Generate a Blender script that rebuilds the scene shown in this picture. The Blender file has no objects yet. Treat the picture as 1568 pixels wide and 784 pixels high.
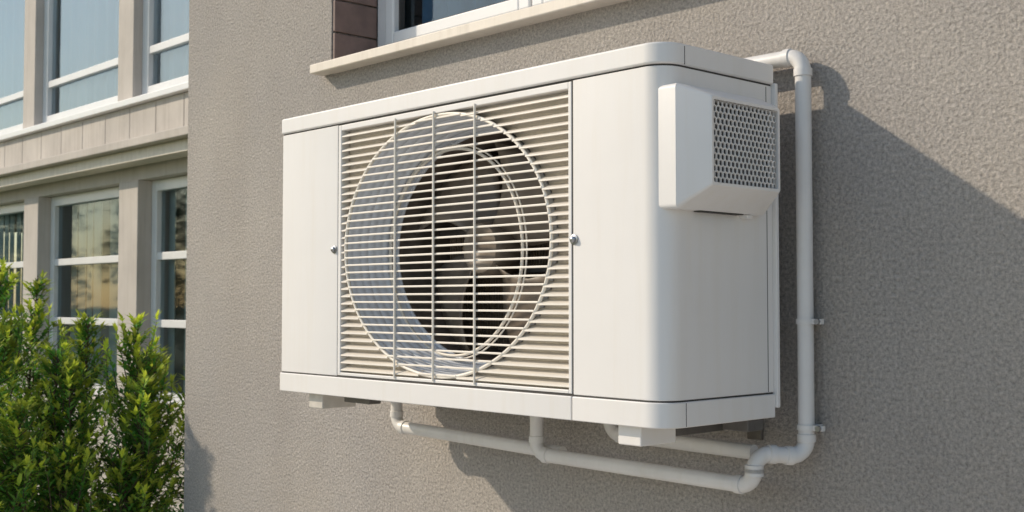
import bpy, bmesh, math, random
from mathutils import Vector, Matrix
from math import radians, sin, cos, pi
random.seed(7)
scene = bpy.context.scene
COL = scene.collection

# ------------------------------------------------------------------ helpers
def empty(name, loc=(0,0,0)):
    o = bpy.data.objects.new(name, None); o.location = loc; o.empty_display_size = .2
    COL.objects.link(o); return o

def obj(name, verts, faces, mat=None, parent=None, smooth=None, bevel=None, seg=2, recalc=True):
    me = bpy.data.meshes.new(name); me.from_pydata([tuple(v) for v in verts], [], faces)
    me.validate()
    if recalc:
        bm = bmesh.new(); bm.from_mesh(me); bmesh.ops.recalc_face_normals(bm, faces=bm.faces); bm.to_mesh(me); bm.free()
    o = bpy.data.objects.new(name, me); COL.objects.link(o)
    if mat: me.materials.append(mat)
    if parent: o.parent = parent
    if smooth:
        me.shade_smooth(); me.set_sharp_from_angle(angle=radians(smooth))
    if bevel:
        b = o.modifiers.new('bevel', 'BEVEL'); b.width = bevel; b.segments = seg; b.limit_method = 'ANGLE'; b.angle_limit = radians(40)
    return o

class MB:
    def __init__(s): s.v=[]; s.f=[]
    def box(s, x0,x1,y0,y1,z0,z1):
        n=len(s.v)
        s.v += [(x0,y0,z0),(x1,y0,z0),(x1,y1,z0),(x0,y1,z0),(x0,y0,z1),(x1,y0,z1),(x1,y1,z1),(x0,y1,z1)]
        s.f += [tuple(n+i for i in q) for q in ((0,3,2,1),(4,5,6,7),(0,1,5,4),(1,2,6,5),(2,3,7,6),(3,0,4,7))]
        return s
    def loft(s, loops, closed=True, cap0=False, cap1=False):
        n=len(s.v); m=len(loops[0])
        for l in loops: s.v += [tuple(p) for p in l]
        for i in range(len(loops)-1):
            for j in range(m if closed else m-1):
                k=(j+1)%m
                s.f.append((n+i*m+j, n+i*m+k, n+(i+1)*m+k, n+(i+1)*m+j))
        if cap0: s.f.append(tuple(n+j for j in range(m))[::-1])
        if cap1: s.f.append(tuple(n+(len(loops)-1)*m+j for j in range(m)))
        return s
    def make(s, name, mat=None, parent=None, **k): return obj(name, s.v, s.f, mat, parent, **k)

def box(name,x0,x1,y0,y1,z0,z1,mat,parent,bevel=.002,seg=2):
    return MB().box(x0,x1,y0,y1,z0,z1).make(name,mat,parent,bevel=bevel,seg=seg)

def fillet(pts, seg=8):
    out=[]; n=len(pts)
    for i in range(n):
        p=Vector(pts[i][:2]); r=pts[i][2]
        if r<=0: out.append((p.x,p.y)); continue
        a=(Vector(pts[i-1][:2])-p).normalized(); b=(Vector(pts[(i+1)%n][:2])-p).normalized()
        half=a.angle(b)/2; d=r/math.tan(half)
        c=p+(a+b).normalized()*(r/math.sin(half))
        s=p+a*d-c; e=p+b*d-c
        a0=math.atan2(s.y,s.x); a1=math.atan2(e.y,e.x)
        da=(a1-a0+pi)%(2*pi)-pi
        for k in range(seg+1):
            t=a0+da*k/seg; out.append((c.x+r*cos(t), c.y+r*sin(t)))
    return out

def prism(name, plan, z0, z1, mat, parent, bevel=.002, seg=2):
    l0=[(x,y,z0) for x,y in plan]; l1=[(x,y,z1) for x,y in plan]
    return MB().loft([l0,l1],cap0=True,cap1=True).make(name,mat,parent,smooth=35,bevel=bevel,seg=seg)

def sweep_loops(path, r, n=20, closed=False):
    path=[Vector(p) for p in path]; loops=[]
    T=[]
    m=len(path)
    for i in range(m):
        if closed: t=path[(i+1)%m]-path[i-1]
        else: t=path[min(i+1,m-1)]-path[max(i-1,0)]
        T.append(t.normalized())
    up=Vector((0,0,1)) if abs(T[0].z)<.9 else Vector((0,1,0))
    u=(up-T[0]*up.dot(T[0])).normalized()
    for i in range(m):
        u=(u-T[i]*u.dot(T[i])).normalized(); w=T[i].cross(u)
        rr=r[i] if isinstance(r,(list,tuple)) else r
        loops.append([path[i]+(u*cos(2*pi*k/n)+w*sin(2*pi*k/n))*rr for k in range(n)])
    return loops

def round_path(pts, R, seg=8):
    pts=[Vector(p) for p in pts]; out=[pts[0]]; elbows=[]
    for i in range(1,len(pts)-1):
        p=pts[i]; a=(pts[i-1]-p).normalized(); b=(pts[i+1]-p).normalized()
        ang=a.angle(b); d=R/math.tan(ang/2)
        c=p+(a+b).normalized()*(R/math.sin(ang/2))
        s=p+a*d; e=p+b*d
        v0=(s-c); v1=(e-c); th=v0.angle(v1); ax=v0.cross(v1).normalized()
        for k in range(seg+1):
            out.append(c+Matrix.Rotation(th*k/seg,3,ax)@v0)
        elbows.append((s,a,e,b))
    out.append(pts[-1]); return out, elbows

def pipe(name, pts, r, R, mat, parent, collars=True, n=24):
    path,el=round_path(pts,R)
    mb=MB().loft(sweep_loops(path,r,n),cap0=True,cap1=True)
    o=mb.make(name,mat,parent,smooth=50)
    if collars:
        c=MB()
        for s,a,e,b in el:
            for q,d in ((s,a),(e,b)):
                pp=[q-d*.006,q-d*.005,q+d*.012,q+d*.013]
                c.loft(sweep_loops(pp,[r*.9,r*1.15,r*1.15,r*.9],n))
        c.make(name+'_sockets',mat,parent,smooth=50)
    return o

# ------------------------------------------------------------------ materials
def newmat(name):
    m=bpy.data.materials.new(name); m.use_nodes=True
    nt=m.node_tree; b=nt.nodes['Principled BSDF']; return m,nt,b
def N(nt,t,**k):
    n=nt.nodes.new(t)
    for a,v in k.items(): setattr(n,a,v)
    return n
def ramp(nt,fac,stops):
    r=N(nt,'ShaderNodeValToRGB'); e=r.color_ramp.elements
    e[0].position,e[0].color=stops[0][0],(*stops[0][1],1)
    e[1].position,e[1].color=stops[1][0],(*stops[1][1],1)
    for p,c in stops[2:]:
        x=e.new(p); x.color=(*c,1)
    nt.links.new(fac,r.inputs[0]); return r.outputs[0]
def noise(nt,vec,scale,detail=3,rough=.5):
    n=N(nt,'ShaderNodeTexNoise'); n.inputs['Scale'].default_value=scale; n.inputs['Detail'].default_value=detail
    n.inputs['Roughness'].default_value=rough
    if vec: nt.links.new(vec,n.inputs['Vector'])
    return n.outputs['Fac']
def pos(nt): return N(nt,'ShaderNodeNewGeometry').outputs['Position']
def stretched(nt,p,s):
    v=N(nt,'ShaderNodeVectorMath',operation='MULTIPLY'); nt.links.new(p,v.inputs[0]); v.inputs[1].default_value=s; return v.outputs[0]
def mul(nt,a,b_):
    mx=N(nt,'ShaderNodeMix',data_type='RGBA',blend_type='MULTIPLY'); mx.inputs[0].default_value=1
    nt.links.new(a,mx.inputs[6]); nt.links.new(b_,mx.inputs[7]); return mx.outputs[2]

def plain(name,c,rough=.5,metal=0,var=.06,scale=6,bump=0,bscale=200,spec=.5,streak=0):
    m,nt,b=newmat(name); p=pos(nt)
    lo=tuple(x*(1-var) for x in c); hi=tuple(min(1,x*(1+var)) for x in c)
    col=ramp(nt,noise(nt,p,scale,4,.6),[(.3,lo),(.7,hi)])
    if streak:
        k=1-streak
        col=mul(nt,col,ramp(nt,noise(nt,stretched(nt,p,(28,28,1.6)),1,4,.65),[(.30,(k,k*.99,k*.97)),(.52,(1,1,1))]))
        b2=noise(nt,p,14,4,.7)
        rr=N(nt,'ShaderNodeMapRange'); nt.links.new(b2,rr.inputs[0]); rr.inputs[3].default_value=rough-.08; rr.inputs[4].default_value=rough+.14
        nt.links.new(rr.outputs[0],b.inputs['Roughness'])
    else: b.inputs['Roughness'].default_value=rough
    nt.links.new(col,b.inputs['Base Color'])
    b.inputs['Metallic'].default_value=metal
    b.inputs['Specular IOR Level'].default_value=spec
    if bump:
        bp=N(nt,'ShaderNodeBump'); bp.inputs['Strength'].default_value=bump; bp.inputs['Distance'].default_value=.002
        nt.links.new(noise(nt,p,bscale,3),bp.inputs['Height']); nt.links.new(bp.outputs[0],b.inputs['Normal'])
    return m

def stucco():
    m,nt,b=newmat('rough_stucco'); p=pos(nt)
    grain=noise(nt,p,120,5,.75)
    big=noise(nt,p,1.3,4,.55)
    c1=ramp(nt,grain,[(.34,(.345,.322,.300)),(.66,(.74,.69,.645))])
    c2=ramp(nt,big,[(.3,(.87,.87,.88)),(.7,(1.06,1.04,1.0))])
    c3=ramp(nt,noise(nt,stretched(nt,p,(3,3,1.2)),1,5,.6),[(.32,(.93,.92,.91)),(.6,(1,1,1))])
    nt.links.new(mul(nt,mul(nt,c1,c2),c3),b.inputs['Base Color'])
    b.inputs['Roughness'].default_value=.92; b.inputs['Specular IOR Level'].default_value=.2
    v=N(nt,'ShaderNodeTexVoronoi'); v.inputs['Scale'].default_value=120; v.feature='SMOOTH_F1'
    nt.links.new(p,v.inputs['Vector'])
    s=N(nt,'ShaderNodeMath',operation='MULTIPLY_ADD'); nt.links.new(grain,s.inputs[0]); s.inputs[1].default_value=2.8; nt.links.new(v.outputs['Distance'],s.inputs[2])
    bp=N(nt,'ShaderNodeBump'); bp.inputs['Strength'].default_value=.95; bp.inputs['Distance'].default_value=.0050
    nt.links.new(s.outputs[0],bp.inputs['Height']); nt.links.new(bp.outputs[0],b.inputs['Normal'])
    return m

def glassmat(name,tint=(.8,.88,.92),ior=1.5,rough=.02):
    m=bpy.data.materials.new(name); m.use_nodes=True; nt=m.node_tree; nt.nodes.clear()
    o=N(nt,'ShaderNodeOutputMaterial'); mx=N(nt,'ShaderNodeMixShader'); t=N(nt,'ShaderNodeBsdfTransparent'); g=N(nt,'ShaderNodeBsdfGlossy'); f=N(nt,'ShaderNodeFresnel')
    t.inputs[0].default_value=(*tint,1); g.inputs['Roughness'].default_value=rough; g.inputs['Color'].default_value=(.82,.93,1,1); f.inputs[0].default_value=ior
    bp=N(nt,'ShaderNodeBump'); bp.inputs['Strength'].default_value=.2; bp.inputs['Distance'].default_value=.01
    nt.links.new(noise(nt,pos(nt),1.5,1),bp.inputs['Height']); nt.links.new(bp.outputs[0],g.inputs['Normal'])
    nt.links.new(f.outputs[0],mx.inputs[0]); nt.links.new(t.outputs[0],mx.inputs[1]); nt.links.new(g.outputs[0],mx.inputs[2]); nt.links.new(mx.outputs[0],o.inputs[0])
    return m

def leafmat(name):
    m,nt,b=newmat(name)
    a=N(nt,'ShaderNodeAttribute'); a.attribute_name='leafcol'
    nt.links.new(a.outputs['Color'],b.inputs['Base Color'])
    b.inputs['Roughness'].default_value=.5; b.inputs['Specular IOR Level'].default_value=.35
    tr=N(nt,'ShaderNodeBsdfTranslucent'); mx=N(nt,'ShaderNodeMixShader'); mx.inputs[0].default_value=.42
    nt.links.new(a.outputs['Color'],tr.inputs[0]); out=nt.nodes['Material Output']
    nt.links.new(b.outputs[0],mx.inputs[1]); nt.links.new(tr.outputs[0],mx.inputs[2]); nt.links.new(mx.outputs[0],out.inputs[0])
    return m

M_stucco=stucco()
M_white=plain('white_powder_coat',(.775,.755,.735),.40,var=.025,scale=2.5,bump=.08,bscale=400,streak=.022)
M_cream=plain('cream_grille_plastic',(.82,.765,.68),.42,var=.03,scale=8)
M_duct=plain('white_duct_plastic',(.74,.78,.85),.22,var=.08,scale=5)
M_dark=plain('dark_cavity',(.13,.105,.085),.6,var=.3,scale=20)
M_fan=plain('fan_plastic',(.21,.17,.135),.4,var=.25,scale=10)
M_gap=plain('seam_shadow_rubber',(.06,.055,.05),.8)
M_pipe=plain('white_pvc_pipe',(.71,.69,.67),.33,var=.05,scale=9,streak=.06)
M_metal=plain('galvanised_screw',(.45,.45,.46),.3,metal=1)
M_bracket=plain('painted_bracket',(.60,.56,.50),.5,var=.1,scale=30)
M_steel=plain('dark_steel',(.13,.12,.11),.5,metal=.3,var=.2,scale=30)
M_hoodin=plain('hood_interior',(.06,.06,.065),.6)
M_frame=plain('white_window_frame',(.78,.78,.78),.35,var=.03)
M_sill=plain('cream_sill',(.74,.67,.58),.5,var=.06,scale=12,streak=.1)
M_board=plain('brown_cladding_board',(.21,.14,.12),.55,var=.2,scale=14)
M_pier=plain('grey_pier_render',(.56,.51,.465),.85,var=.08,scale=3,bump=.4,bscale=120,streak=.1)
M_panel=plain('stone_band_panel',(.54,.495,.45),.8,var=.12,scale=2.5,bump=.3,bscale=60,streak=.12)
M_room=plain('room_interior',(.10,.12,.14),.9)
M_glass=glassmat('window_glass',(.98,.99,1),1.95)
M_glass2=glassmat('tinted_window_glass',(.80,.86,.88),1.65,.04)

m,nt,b=newmat('curtain_cloth'); M_curtain=m
b.inputs['Roughness'].default_value=.9
nt.links.new(ramp(nt,noise(nt,pos(nt),4,4),[(.3,(.82,.89,.95)),(.7,(.91,.94,.97))]),b.inputs['Base Color'])

# ------------------------------------------------------------------ world & sun
w=bpy.data.worlds.new('World'); scene.world=w; w.use_nodes=True
bg=w.node_tree.nodes['Background']; sk=w.node_tree.nodes.new('ShaderNodeTexSky'); sk.sky_type='NISHITA'; sk.sun_disc=False
SD=Vector((1.4,1.0,-1.0)).normalized()      # direction the sunlight travels
sk.sun_elevation=math.asin(-SD.z); sk.sun_rotation=math.atan2(-SD.x,-SD.y)%(2*pi)
sk.air_density=1.3; sk.dust_density=.8; sk.ozone_density=1.5
w.node_tree.links.new(sk.outputs[0],bg.inputs[0]); bg.inputs[1].default_value=.15
L=bpy.data.lights.new('sun','SUN'); L.energy=3.4; L.angle=radians(1.0); L.color=(1,.86,.68)
lo=bpy.data.objects.new('sun',L); COL.objects.link(lo); lo.rotation_euler=SD.to_track_quat('-Z','Y').to_euler(); lo.location=(-6,-5,8)

# ------------------------------------------------------------------ ground
def groundmat():
    m,nt,b=newmat('lawn'); p=pos(nt)
    nt.links.new(ramp(nt,noise(nt,p,3,6,.7),[(.3,(.045,.075,.022)),(.7,(.10,.13,.045))]),b.inputs['Base Color'])
    b.inputs['Roughness'].default_value=.95
    return m
obj('ground',[(-300,-300,0),(300,-300,0),(300,300,0),(-300,300,0)],[(0,1,2,3)],groundmat(),recalc=False)
def bounce_paving():
    m,nt,b=newmat('bounce_paving_slabs'); p=pos(nt)
    br=N(nt,'ShaderNodeTexBrick'); br.inputs['Scale'].default_value=2.0
    br.inputs['Color1'].default_value=(.60,.58,.55,1); br.inputs['Color2'].default_value=(.54,.52,.49,1); br.inputs['Mortar'].default_value=(.25,.24,.22,1); br.inputs['Mortar Size'].default_value=.008
    nt.links.new(p,br.inputs['Vector']); nt.links.new(br.outputs[0],b.inputs['Base Color']); b.inputs['Roughness'].default_value=.85
    return m
obj('bounce_pavement',[(-2.9,-18,.004),(22,-18,.004),(22,-.02,.004),(-2.9,-.02,.004)],[(0,1,2,3)],bounce_paving(),recalc=False)  # unseen paving, spread wide and pale to bounce light up onto the wall

# ------------------------------------------------------------------ window builder
def window(name,parent,x0,x1,z0,z1,y,transoms=(),mullions=(),glass=None,curtain=False,fw=.06):
    f=MB()
    f.box(x0,x0+fw,y,y+.07,z0,z1); f.box(x1-fw,x1,y,y+.07,z0,z1)
    f.box(x0+fw,x1-fw,y,y+.07,z0,z0+fw); f.box(x0+fw,x1-fw,y,y+.07,z1-fw,z1)
    for t in transoms: f.box(x0+fw,x1-fw,y+.008,y+.062,t-.028,t+.028)
    for t in mullions: f.box(t-.04,t+.04,y-.004,y+.066,z0+fw,z1-fw)
    f.make(name+'_frame',M_frame,parent,bevel=.004)
    obj(name+'_glass',[(x0+fw,y+.04,z0+fw),(x1-fw,y+.04,z0+fw),(x1-fw,y+.04,z1-fw),(x0+fw,y+.04,z1-fw)],[(0,1,2,3)],glass or M_glass,parent,recalc=False)
    if curtain:
        n=90; vs=[];fs=[]
        ph=random.random()*6
        for i in range(n+1):
            x=x0+(x1-x0)*i/n; dy=.024*sin(x*26+ph)+.014*sin(x*61+ph*2)
            vs+=[(x,y+.12+dy,z0+.02),(x,y+.12+dy*.7,z1)]
        for i in range(n): fs.append((2*i,2*i+2,2*i+3,2*i+1))
        obj(name+'_curtain',vs,fs,M_curtain,parent,smooth=180)

# ------------------------------------------------------------------ main building
B=empty('apartment_building')
mb=MB()
mb.box(-2.98,-1.92,0,.32,0,6.2)
mb.box(-1.92,-.25,0,.32,0,2.535)
mb.box(-1.92,-.25,0,.32,4.0,6.2)
mb.box(-.25,7.0,0,.32,0,6.2)
mb.box(-2.98,-2.66,.32,1.5,0,6.2)
mb.make('stucco_wall',M_stucco,B)
box('roof_slab',-3.0,7.0,.33,6,6.0,6.2,M_panel,B)
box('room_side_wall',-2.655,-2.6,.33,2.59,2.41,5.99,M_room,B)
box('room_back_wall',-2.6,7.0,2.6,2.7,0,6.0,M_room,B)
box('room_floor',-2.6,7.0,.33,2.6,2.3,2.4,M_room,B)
mb=MB()
z=2.545
while z<3.98:
    mb.box(-1.919,-1.905,.004,.19,z,min(z+.112,3.98)); z+=.118
mb.make('reveal_boards',M_board,B,bevel=.003)
box('reveal_side',-.264,-.251,.004,.19,2.545,3.98,M_board,B)
prism('window_sill',[(-1.965,-.062),(-.20,-.062),(-.20,-.002),(-.252,-.002),(-.252,.19),(-1.904,.19),(-1.904,-.002),(-1.965,-.002)],2.508,2.541,M_sill,B,bevel=.004)
box('sill_upstand',-1.904,-.266,.165,.19,2.542,2.566,M_frame,B)
window('casement_window',B,-1.904,-.266,2.567,3.98,.19,(),(),M_glass2,fw=.055)
mb=MB()
for a,c in ((-1.845,-1.09),(-1.08,-.325)):
    mb.box(a,a+.05,.18,.227,2.626,3.92); mb.box(c-.05,c,.18,.227,2.626,3.92); mb.box(a+.05,c-.05,.18,.227,2.626,2.67); mb.box(a+.05,c-.05,.18,.227,3.87,3.92)
mb.make('casement_sash',M_frame,B,bevel=.006)
mb=MB()
for a,c in ((-1.795,-1.14),(-1.03,-.375)):
    mb.box(a,a+.008,.205,.226,2.671,3.869); mb.box(c-.008,c,.205,.226,2.671,3.869); mb.box(a+.008,c-.008,.205,.226,2.671,2.679)
mb.make('glazing_gasket',M_gap,B)
n=60; vs=[];fs=[]
for i in range(n+1):
    x=-1.78+.66*i/n; dy=.02*sin(x*40)+.01*sin(x*97)
    vs+=[(x,.32+dy,2.6),(x,.32+dy*.6,3.95)]
for i in range(n): fs.append((2*i,2*i+2,2*i+3,2*i+1))
obj('blue_curtain',vs,fs,plain('blue_curtain_cloth',(.14,.28,.44),.9,var=.2),B,smooth=180)

# ------------------------------------------------------------------ recessed wing
W=empty('apartment_building.001')
F=1.5
mb=MB()
mb.box(-16,-2.66,F,F+.3,0,.95)
mb.box(-16,-2.66,F,F+.3,4.9,6.2)
mb.box(-16,-2.66,F+.02,F+.3,2.60,2.78)
for k in range(-2,5):
    xr=-6.62-1.9*k
    mb.box(xr-.32,xr,F,F+.3,.95,2.60)
    xu=-6.66-1.9*k
    mb.box(xu-.26,xu,F-.03,F+.3,3.19,4.9)
mb.make('wing_wall',M_pier,W,bevel=.006)
box('wing_ledge',-16,-2.99,F-.24,F+.25,2.785,2.845,M_pier,W,bevel=.006)
box('wing_ledge_trim',-16,-2.99,F-.16,F+.0,2.70,2.783,M_sill,W,bevel=.004)
mb=MB(); x=-15.9
while x<-3.3:
    mb.box(x,x+.413,F-.05,F+.2,2.85,3.135); x+=.42
mb.make('stone_band',M_panel,W,bevel=.004)
box('stone_band_backing',-16,-2.99,F-.035,F+.24,2.848,3.13,M_gap,W)
box('upper_sill',-16,-2.99,F-.10,F+.22,3.138,3.185,M_frame,W,bevel=.005)
for k in range(-2,4):
    xr=-6.62-1.9*(k+1)
    window('lower_window_%d'%(k+3),W,xr+.0,xr+1.58,.96,2.597,F+.11,(1.54,2.035),(),M_glass2,curtain=False,fw=.08)
    xu=-6.66-1.9*(k+1)
    window('upper_window_%d'%(k+3),W,xu+.0,xu+1.64,3.188,4.897,F+.04,(3.56,),(),M_glass,curtain=True,fw=.10)
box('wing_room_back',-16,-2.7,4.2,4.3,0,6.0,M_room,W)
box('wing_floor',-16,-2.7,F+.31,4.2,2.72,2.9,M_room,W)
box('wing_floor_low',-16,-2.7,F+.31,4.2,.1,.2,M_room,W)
box('wing_roof',-16.1,-2.68,F-.1,6,6.21,6.35,M_panel,W)
mb=MB()
for k in range(-2,4):
    xr=-6.62-1.9*(k+1)
    n=14
    for i in range(n):
        x=xr+.06+i*1.46/n
        if (i+k)%7: mb.box(x,x+.100,F+.22+.012*((i*7)%3),F+.226+.012*((i*7)%3),1.0,2.58)
mb.make('window_blinds',plain('blind_fabric',(.42,.50,.48),.8,var=.25,scale=1.5),W)

# ------------------------------------------------------------------ air conditioner
A=empty('air_conditioner')
YF=-.484; YB=-.10
CX,CZ=-.7375,1.842; EA,EB=.403,.331
GX0,GX1=-1.172,-.262; GZ0,GZ1=1.4945,2.194
prism('left_body_panel',fillet([(-1.467,YB,0),(-1.467,YF,.014),(GX0,YF,.003),(GX0,YB,0)],5),1.4945,2.194,M_white,A,bevel=.0018)
prism('right_body_panel',fillet([(GX1,YB,0),(GX1,YF,.003),(0,YF,.055),(0,YB,0)],12),1.4945,2.194,M_white,A,bevel=.0018)
prism('top_cover',fillet([(-1.471,YB+.004,0),(-1.471,YF-.005,.02),(.005,YF-.005,.058),(.005,YB+.004,0)],12),2.1975,2.243,M_white,A,bevel=.0045,seg=3)
prism('base_pan_front',fillet([(-1.471,YB,0),(-1.471,YF-.004,.016),(-.2645,YF-.004,.002),(-.2645,YB,0)],5),1.438,1.491,M_white,A,bevel=.004,seg=2)
prism('base_pan_corner',fillet([(-.2615,YB,0),(-.2615,YF-.004,.002),(.004,YF-.004,.058),(.004,YB,0)],12),1.438,1.491,M_white,A,bevel=.004,seg=2)
prism('joint_gasket',fillet([(-1.4655,YB-.002,0),(-1.4655,YF+.0015,.013),(-.0015,YF+.0015,.0535),(-.0015,YB-.002,0)],12),2.190,2.199,M_gap,A,bevel=None)
prism('joint_gasket_low',fillet([(-1.4655,YB-.002,0),(-1.4655,YF+.0015,.013),(-.0015,YF+.0015,.0535),(-.0015,YB-.002,0)],12),1.489,1.496,M_gap,A,bevel=None)
box('side_seam_top',.0035,.0056,-.4225,-.4210,2.199,2.238,M_gap,A,bevel=None)
box('side_seam_base',.0030,.0046,-.4225,-.4210,1.440,1.489,M_gap,A,bevel=None)
box('side_seam_rear',-.0005,.0008,-.1225,-.1210,1.4965,2.19,M_gap,A,bevel=None)
box('rear_flange',-.006,.010,YB+.0005,YB+.012,1.46,2.20,M_white,A,bevel=.002)
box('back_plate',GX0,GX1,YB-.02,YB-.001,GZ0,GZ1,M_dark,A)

def rectpt(a,x0,x1,z0,z1):
    dx,dz=cos(a),sin(a); ts=[]
    if dx>1e-9: ts.append((x1-CX)/dx)
    if dx<-1e-9: ts.append((x0-CX)/dx)
    if dz>1e-9: ts.append((z1-CZ)/dz)
    if dz<-1e-9: ts.append((z0-CZ)/dz)
    t=min(ts); return CX+dx*t,CZ+dz*t
angs=[2*pi*i/128 for i in range(128)]
for cx_,cz_ in ((GX0,GZ0),(GX1,GZ0),(GX0,GZ1),(GX1,GZ1)): angs.append(math.atan2(cz_-CZ,cx_-CX)%(2*pi))
angs=sorted(angs)
def ellpt(a,s=1):
    r=1/math.sqrt((cos(a)/(EA*s))**2+(sin(a)/(EB*s))**2); return CX+cos(a)*r,CZ+sin(a)*r
Lo=[];Li=[]
for a in angs:
    x,z=rectpt(a,GX0,GX1,GZ0,GZ1); Lo.append((x,YF+.030,z)); x,z=ellpt(a); Li.append((x,YF+.030,z))
MB().loft([Lo,Li]).make('grille_backing',M_cream,A)
loops=[]
n_=40
for i in range(n_+1):
    s=i/n_; y=YF+.008+.160*s
    st=.006*(math.floor(s*7)/7)+.0016*abs(sin(s*7*pi))
    a_=EA-.012*s-st*1.6; b_=EB-.012*s-st*2.2
    loops.append([(CX+a_*cos(2*pi*j/128),y,CZ+b_*sin(2*pi*j/128)) for j in range(128)])
MB().loft(loops).make('fan_duct',M_duct,A,smooth=45)
def ring(name,cx_,cz_,a_,b_,y,r,mat):
    p=[(cx_+a_*cos(2*pi*j/128),y,cz_+b_*sin(2*pi*j/128)) for j in range(128)]
    l=sweep_loops(p,r,10,closed=True); l.append(l[0]); MB().loft(l).make(name,mat,A,smooth=60)
ring('duct_rim',CX,CZ,EA,EB,YF+.006,.0045,M_cream)
ring('duct_back_rim',CX,CZ,.379,.304,YF+.168,.005,M_duct)
ring('inner_guard_ring',-.835,CZ-.01,.270,.275,YF+.135,.0045,M_cream)
ring('inner_guard_ring_2',-.831,CZ-.01,.281,.284,YF+.135,.0022,M_cream)
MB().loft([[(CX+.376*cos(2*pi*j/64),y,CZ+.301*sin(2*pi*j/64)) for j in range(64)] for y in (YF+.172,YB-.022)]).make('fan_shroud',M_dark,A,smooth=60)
mb=MB()
x=-1.10
while x<-.38:
    mb.box(x,x+.003,YB-.035,YB-.022,1.55,2.13); x+=.011
mb.make('coil_fins',plain('coil_aluminium',(.36,.29,.22),.45,metal=.3,var=.3,scale=5),A)
mb=MB(); FX,FZ,FY=-.79,CZ,YF+.235
lo_=[]
for y,r in ((FY+.05,.075),(FY-.03,.075),(FY-.045,.066),(FY-.05,.0),):
    lo_.append([(FX+max(r,.001)*cos(2*pi*j/40),y,FZ+max(r,.001)*sin(2*pi*j/40)) for j in range(40)])
mb.loft(lo_)
for bl in range(4):
    a0=bl*2*pi/4+.5
    g=[]
    for i in range(9):
        r=.065+.22*i/8
        g.append([(FX+r*cos(a0+(t-.5)*(.85+.35*i/8)+.3*(i/8)**2),FY+(t-.5)*-.075+.006*sin(t*pi),FZ+r*sin(a0+(t-.5)*(.85+.35*i/8)+.3*(i/8)**2)) for t in [q/8 for q in range(9)]])
    mb.loft(g,closed=False)
fo=mb.make('fan_rotor',M_fan,A,smooth=40); sm=fo.modifiers.new('s','SOLIDIFY'); sm.thickness=.004
mb=MB()
mb.box(-1.09,-.40,YF+.30,YF+.315,CZ+.045,CZ+.065); mb.box(-1.09,-.40,YF+.30,YF+.315,CZ-.065,CZ-.045)
mb.make('motor_bracket',M_steel,A,bevel=.002)
mb=MB()
mb.box(GX0+.003,GX0+.016,YF-.001,YF+.028,GZ0+.002,GZ1-.002)
mb.box(GX1-.013,GX1-.003,YF-.001,YF+.028,GZ0+.002,GZ1-.002)
mb.box(GX0+.016,GX1-.013,YF-.001,YF+.028,GZ1-.017,GZ1-.002)
mb.box(GX0+.016,GX1-.013,YF-.001,YF+.028,GZ0+.002,GZ0+.010)
mb.make('grille_frame',M_white,A,bevel=.0015)
box('panel_seam_left',GX0-.0005,GX0+.0025,YF+.001,YF+.01,GZ0,GZ1,M_gap,A,bevel=None)
box('panel_seam_right',GX1-.0025,GX1+.0005,YF+.0005,YF+.01,GZ0,GZ1,M_gap,A,bevel=None)
slat=MB(); bars=MB(); n=33; z0=GZ0+.012; z1=GZ1-.019; pitch=(z1-z0)/n
for i in range(n):
    z=z0+pitch*(i+.5)
    def seg(xa,xb):
        prof=[(YF+.022,z+.0074),(YF+.0245,z+.0066),(YF+.0035,z-.0074),(YF+.0005,z-.0066),(YF+.0008,z-.0034)]
        slat.loft([[(xa,y_,z_) for y_,z_ in prof],[(xb,y_,z_) for y_,z_ in prof]],cap0=True,cap1=True)
    dz=(z-CZ)/EB
    if abs(dz)<1:
        hx=EA*math.sqrt(1-dz*dz)
        seg(GX0+.014,CX-hx-.001); seg(CX+hx+.001,GX1-.011)
        bars.box(CX-hx,CX+hx,YF+.000,YF+.006,z-.0024,z+.0024)
    else: seg(GX0+.014,GX1-.011)
slat.make('louvre_slats',M_cream,A,smooth=50)
bars.make('fan_guard_bars',M_cream,A,bevel=.001)
mb=MB()
for x in (-.907,-.748,-.590):
    mb.loft(sweep_loops([(x,YF-.003,GZ0+.006),(x,YF-.003,GZ1-.012)],.0030,10),cap0=True,cap1=True)
mb.make('guard_wires',M_cream,A,smooth=60)
def screw(nm,x,z):
    mb=MB(); c=[]
    for d,r in ((0,.0115),(.002,.0115),(.003,.007),(.007,.0075),(.0095,.005),(.010,.0005)):
        c.append([(x+r*cos(2*pi*j/20),YF-.001-d,z+r*sin(2*pi*j/20)) for j in range(20)])
    mb.loft(c).make(nm,M_metal,A,smooth=40)
screw('screw_1',-.257,1.838); screw('screw_2',-1.186,1.846)

# side vent hood
def rrect(x,y0,y1,z0,z1,r,s=5):
    p=fillet([(y0,z0,r),(y1,z0,r),(y1,z1,r),(y0,z1,r)],s); return [(x,a,b_) for a,b_ in p]
hz=1.7
hood=[rrect(-.04,-.474,-.160,hz+.192,hz+.452,.010),
      rrect(.022,-.474,-.160,hz+.192,hz+.452,.010),
      rrect(.025,-.472,-.162,hz+.194,hz+.450,.010),
      rrect(.082,-.439,-.192,hz+.235,hz+.424,.006),
      rrect(.086,-.436,-.195,hz+.238,hz+.421,.006),
      rrect(.086,-.430,-.201,hz+.244,hz+.415,.005),
      rrect(.060,-.430,-.201,hz+.244,hz+.415,.005)]
MB().loft(hood).make('vent_hood',M_white,A,smooth=24)
MB().loft([rrect(.0605,-.433,-.198,hz+.241,hz+.418,.005),rrect(.058,-.433,-.198,hz+.241,hz+.418,.005)],cap0=True,cap1=True).make('vent_hood_cavity',M_hoodin,A)
mb=MB(); P=.0142; R=P/math.sqrt(3)
row=0; zc=hz+.244+R*.6
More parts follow.
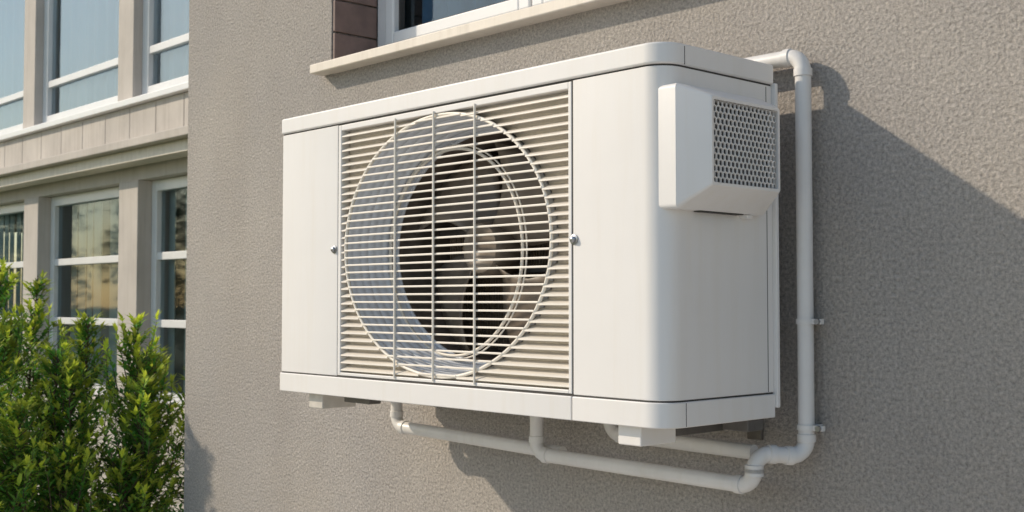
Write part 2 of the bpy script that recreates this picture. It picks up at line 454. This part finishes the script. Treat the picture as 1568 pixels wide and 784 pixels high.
while zc<hz+.415-R*.5:
    yc=-.430+P*.5+(P*.5 if row%2 else 0)
    while yc<-.201-P*.3:
        ho=[(yc+R*1.0*cos(pi/6+k*pi/3),zc+R*1.0*sin(pi/6+k*pi/3)) for k in range(6)]
        hi_=[(yc+R*.84*cos(pi/6+k*pi/3),zc+R*.84*sin(pi/6+k*pi/3)) for k in range(6)]
        ho=[(min(max(a,-.430),-.201),min(max(c,hz+.244),hz+.415)) for a,c in ho]
        hi_=[(min(max(a,-.429),-.202),min(max(c,hz+.245),hz+.414)) for a,c in hi_]
        mb.loft([[(.082,a,c) for a,c in ho],[(.0828,a,c) for a,c in hi_],[(.079,a,c) for a,c in hi_]])
        yc+=P
    zc+=R*1.5; row+=1
mb.make('hex_mesh',M_white,A)
mb=MB(); mb.box(.002,.021,-.39,-.24,hz+.1895,hz+.1915); mb.make('vent_hood_slot',M_gap,A)
box('vent_hood_tab',.0,.02,-.225,-.205,hz+.183,hz+.1915,M_white,A)
# feet & wall brackets
for i,(xa,xb) in enumerate(((-.150,-.085),(-1.345,-1.275))):
    box('foot_%d'%(i+1),xa,xb,-.462,-.345,1.394,1.4375,M_bracket if i else M_white,A,bevel=.003)
    box('bracket_arm_%d'%(i+1),xa+.01,xb-.01,-.343,-.001,1.405,1.4365,M_steel,A)
    box('bracket_post_%d'%(i+1),xa+.012,xb-.012,-.012,-.001,1.37,1.404,M_steel,A)
box('base_rail',-1.20,-1.08,-.44,-.40,1.418,1.4375,M_steel,A)
box('valve_block',-.07,.0,-.20,-.14,1.412,1.4375,M_steel,A)

# ------------------------------------------------------------------ pipes
PI=empty('drain_pipe')
Z=1.7; r=.0185
pipe('riser_pipe',[(-.32,-.042,Z+.566),(.047,-.042,Z+.566),(.047,-.042,Z-.352),(-.020,-.15,Z-.340),(-.020,-.15,Z-.415),(-.720,-.15,Z-.408),(-.720,-.15,Z-.262)],r,.036,M_pipe,PI)
pipe('branch_pipe',[(-1.385,-.112,Z-.262),(-1.385,-.112,Z-.388),(-.66,-.112,Z-.404)],r,.036,M_pipe,PI)
pipe('return_pipe',[(-.50,-.10,Z-.262),(-.50,-.10,Z-.340),(-.055,-.10,Z-.346)],r*.95,.034,M_pipe,PI)
for i,z in enumerate((Z-.045,Z-.285)):
    mb=MB()
    mb.loft(sweep_loops([(.047,-.042,z-.006),(.047,-.042,z+.006)],r*1.16,24),cap0=True,cap1=True)
    mb.box(.064,.092,-.048,-.036,z-.006,z+.006)
    mb.box(.030,.064,-.022,-.001,z-.005,z+.005)
    mb.make('pipe_clip_%d'%(i+1),M_pipe,PI,smooth=40)
    mb=MB(); mb.loft(sweep_loops([(.084,-.056,z),(.084,-.030,z)],.0065,12),cap0=True,cap1=True).make('clip_screw_%d'%(i+1),M_metal,PI,smooth=40)

# ------------------------------------------------------------------ vegetation
M_leaf=leafmat('leaf')
M_bark=plain('bark',(.10,.07,.045),.9,var=.3,scale=30)
class Leaves:
    def __init__(s): s.v=[]; s.f=[]; s.c=[]
    def leaf(s,p,d,L,Wd,col,up=Vector((0,0,1))):
        d=d.normalized(); side=d.cross(up)
        if side.length<1e-3: side=Vector((1,0,0))
        side.normalize(); nrm=side.cross(d)
        n=len(s.v); drop=-nrm*L*.15
        s.v+= [p, p+d*L*.42+side*Wd+nrm*Wd*.35, p+d*L+drop, p+d*L*.42-side*Wd+nrm*Wd*.35, p+d*L*.5]
        s.f+= [(n,n+1,n+4),(n+1,n+2,n+4),(n,n+4,n+3),(n+3,n+4,n+2)]
        s.c+= [col]*4
    def make(s,name,mat,parent):
        me=bpy.data.meshes.new(name); me.from_pydata([tuple(v) for v in s.v],[],s.f)
        at=me.attributes.new('leafcol','FLOAT_COLOR','FACE')
        buf=[]
        for c in s.c: buf+= [c[0],c[1],c[2],1.0]
        at.data.foreach_set('color',buf)
        me.materials.append(mat); o=bpy.data.objects.new(name,me); COL.objects.link(o); o.parent=parent
        return o
def rv(): return Vector((random.gauss(0,1),random.gauss(0,1),random.gauss(0,1))).normalized()
def shrub(name,spires,seed,dens=1.0):
    random.seed(seed)
    E=empty(name,(spires[0][0],spires[0][1],0)); off=Vector((spires[0][0],spires[0][1],0))
    Lv=Leaves(); st=MB()
    def twig(p0,dv,Lt,tone,t,upc=.15):
        ndl=max(3,int(Lt/.019)); prev=p0; curve=rv()*.22
        for i in range(ndl):
            s=(i+1)/ndl; q=p0+(dv+curve*s*.5+Vector((0,0,upc*s*s))).normalized()*Lt*s
            ax=(q-prev).normalized() if (q-prev).length>1e-6 else dv
            if s>.2:
                for sg in (-1,1):
                    sd=ax.cross(Vector((0,0,1))+rv()*.5).normalized()*sg
                    ld=(ax*.75+sd*.8+rv()*.25)
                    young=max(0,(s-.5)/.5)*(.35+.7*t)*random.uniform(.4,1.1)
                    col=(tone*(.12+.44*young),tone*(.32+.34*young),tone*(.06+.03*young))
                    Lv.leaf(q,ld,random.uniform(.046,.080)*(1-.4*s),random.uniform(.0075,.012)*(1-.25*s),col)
            prev=q
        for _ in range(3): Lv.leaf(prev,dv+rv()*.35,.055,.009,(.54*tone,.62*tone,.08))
        st.loft(sweep_loops([p0,p0+dv*Lt*.5,prev],[.003,.002,.001],4))
    for (sx,sy,H,Rd) in spires:
        base=Vector((sx,sy,0))-off; lean=Vector((random.uniform(-.05,.05),random.uniform(-.05,.05),0))
        st.loft(sweep_loops([base+lean*t*H+Vector((0,0,H*t*.94)) for t in (0,.33,.66,1)],[.014,.011,.007,.002],7))
        for k in range(int(H*80*dens)):
            t=(random.random()**.7)*.97
            if t*H<.42: continue
            a=random.random()*2*pi
            rad=Rd*(min(1,(1-t)*2.3+.12))*random.uniform(.45,1.15)
            elev=random.uniform(.2,.85)+t*.5
            dv=Vector((cos(a),sin(a),math.tan(min(elev,1.25))*.8)).normalized()
            twig(base+lean*t*H+Vector((0,0,H*t*.94)),dv,rad*random.uniform(.9,1.2),random.uniform(.6,1.25),t)
        for k in range(9):
            a=random.random()*2*pi; rr=Rd*random.uniform(.1,.75)
            hh=H*(.94-.30*rr/Rd)-random.uniform(0,.10)
            p0=base+lean*.9*H+Vector((cos(a)*rr,sin(a)*rr,hh-.14))
            twig(p0,Vector((cos(a)*.22,sin(a)*.22,1)).normalized(),random.uniform(.14,.26),random.uniform(.9,1.3),1.0,.05)
    Lv.make('foliage',M_leaf,E)
    st.make('stems',M_bark,E,smooth=60)
    return E
shrub('shrub',[(-3.44,.0,1.74,.27),(-3.66,.20,1.56,.28),(-3.30,-.10,1.44,.25),(-3.55,-.22,1.50,.28),(-3.22,-.36,1.22,.25),(-3.75,.45,1.5,.28),(-3.16,-.2,1.1,.22)],11,1.25)
shrub('shrub.001',[(-3.72,-.62,1.84,.29),(-3.98,-.50,1.98,.29),(-3.50,-.80,1.58,.29),(-4.25,-.40,2.02,.29),(-3.66,-.35,1.60,.28),(-3.25,-.75,1.25,.27),(-3.95,-.05,1.74,.27),(-3.05,-1.0,1.05,.25),(-4.5,-.15,1.95,.28),(-3.4,-.55,1.38,.27)],5,1.2)

# distant trees (across the lawn, seen reflected in the glass)
random.seed(3)
T=empty('tree_row',(-30,-8,0)); Lv=Leaves(); tk=MB()
for i in range(12):
    bx=-36+i*1.5+random.uniform(-1,1); by=2-i*2.3+random.uniform(-1,1); H=random.uniform(4.5,6.5)
    base=Vector((bx,by,0))
    tk.loft(sweep_loops([base,base+Vector((.1,0,H*.4)),base+Vector((0,.1,H*.8))],[.2,.13,.04],8))
    for k in range(9):
        a=random.random()*6.3; tk.loft(sweep_loops([base+Vector((.08,0,H*(.3+.05*k))),base+Vector((cos(a)*1.3,sin(a)*1.3,H*(.42+.055*k)))],[.07,.015],6))
    for _ in range(46):
        hh=random.uniform(.05,1); c=base+Vector((random.gauss(0,1.0*(1.2-hh*.7)),random.gauss(0,1.0*(1.2-hh*.7)),H*hh))
        tone=random.uniform(.5,1.6)
        for _ in range(50):
            Lv.leaf(c+rv()*random.random()**.5*.75,rv(),random.uniform(.18,.30),.085,(.08*tone,.12*tone,.05*tone))
Lv.make('crowns',M_leaf,T).location=(30,8,0)
tk.make('trunks',M_bark,T,smooth=60).location=(30,8,0)

# ------------------------------------------------------------------ camera
cam=bpy.data.cameras.new('camera'); co=bpy.data.objects.new('camera',cam); COL.objects.link(co)
cam.sensor_width=36; cam.lens=41.1; cam.clip_end=1000; cam.clip_start=.05
cam.dof.use_dof=True; cam.dof.focus_distance=2.75; cam.dof.aperture_fstop=9
co.location=(1.54,-2.354,1.7)
co.rotation_euler=Vector((-.7304,.6830,.0391)).to_track_quat('-Z','Y').to_euler()
scene.camera=co
scene.view_settings.view_transform='Standard'; scene.view_settings.look='None'; scene.view_settings.exposure=0
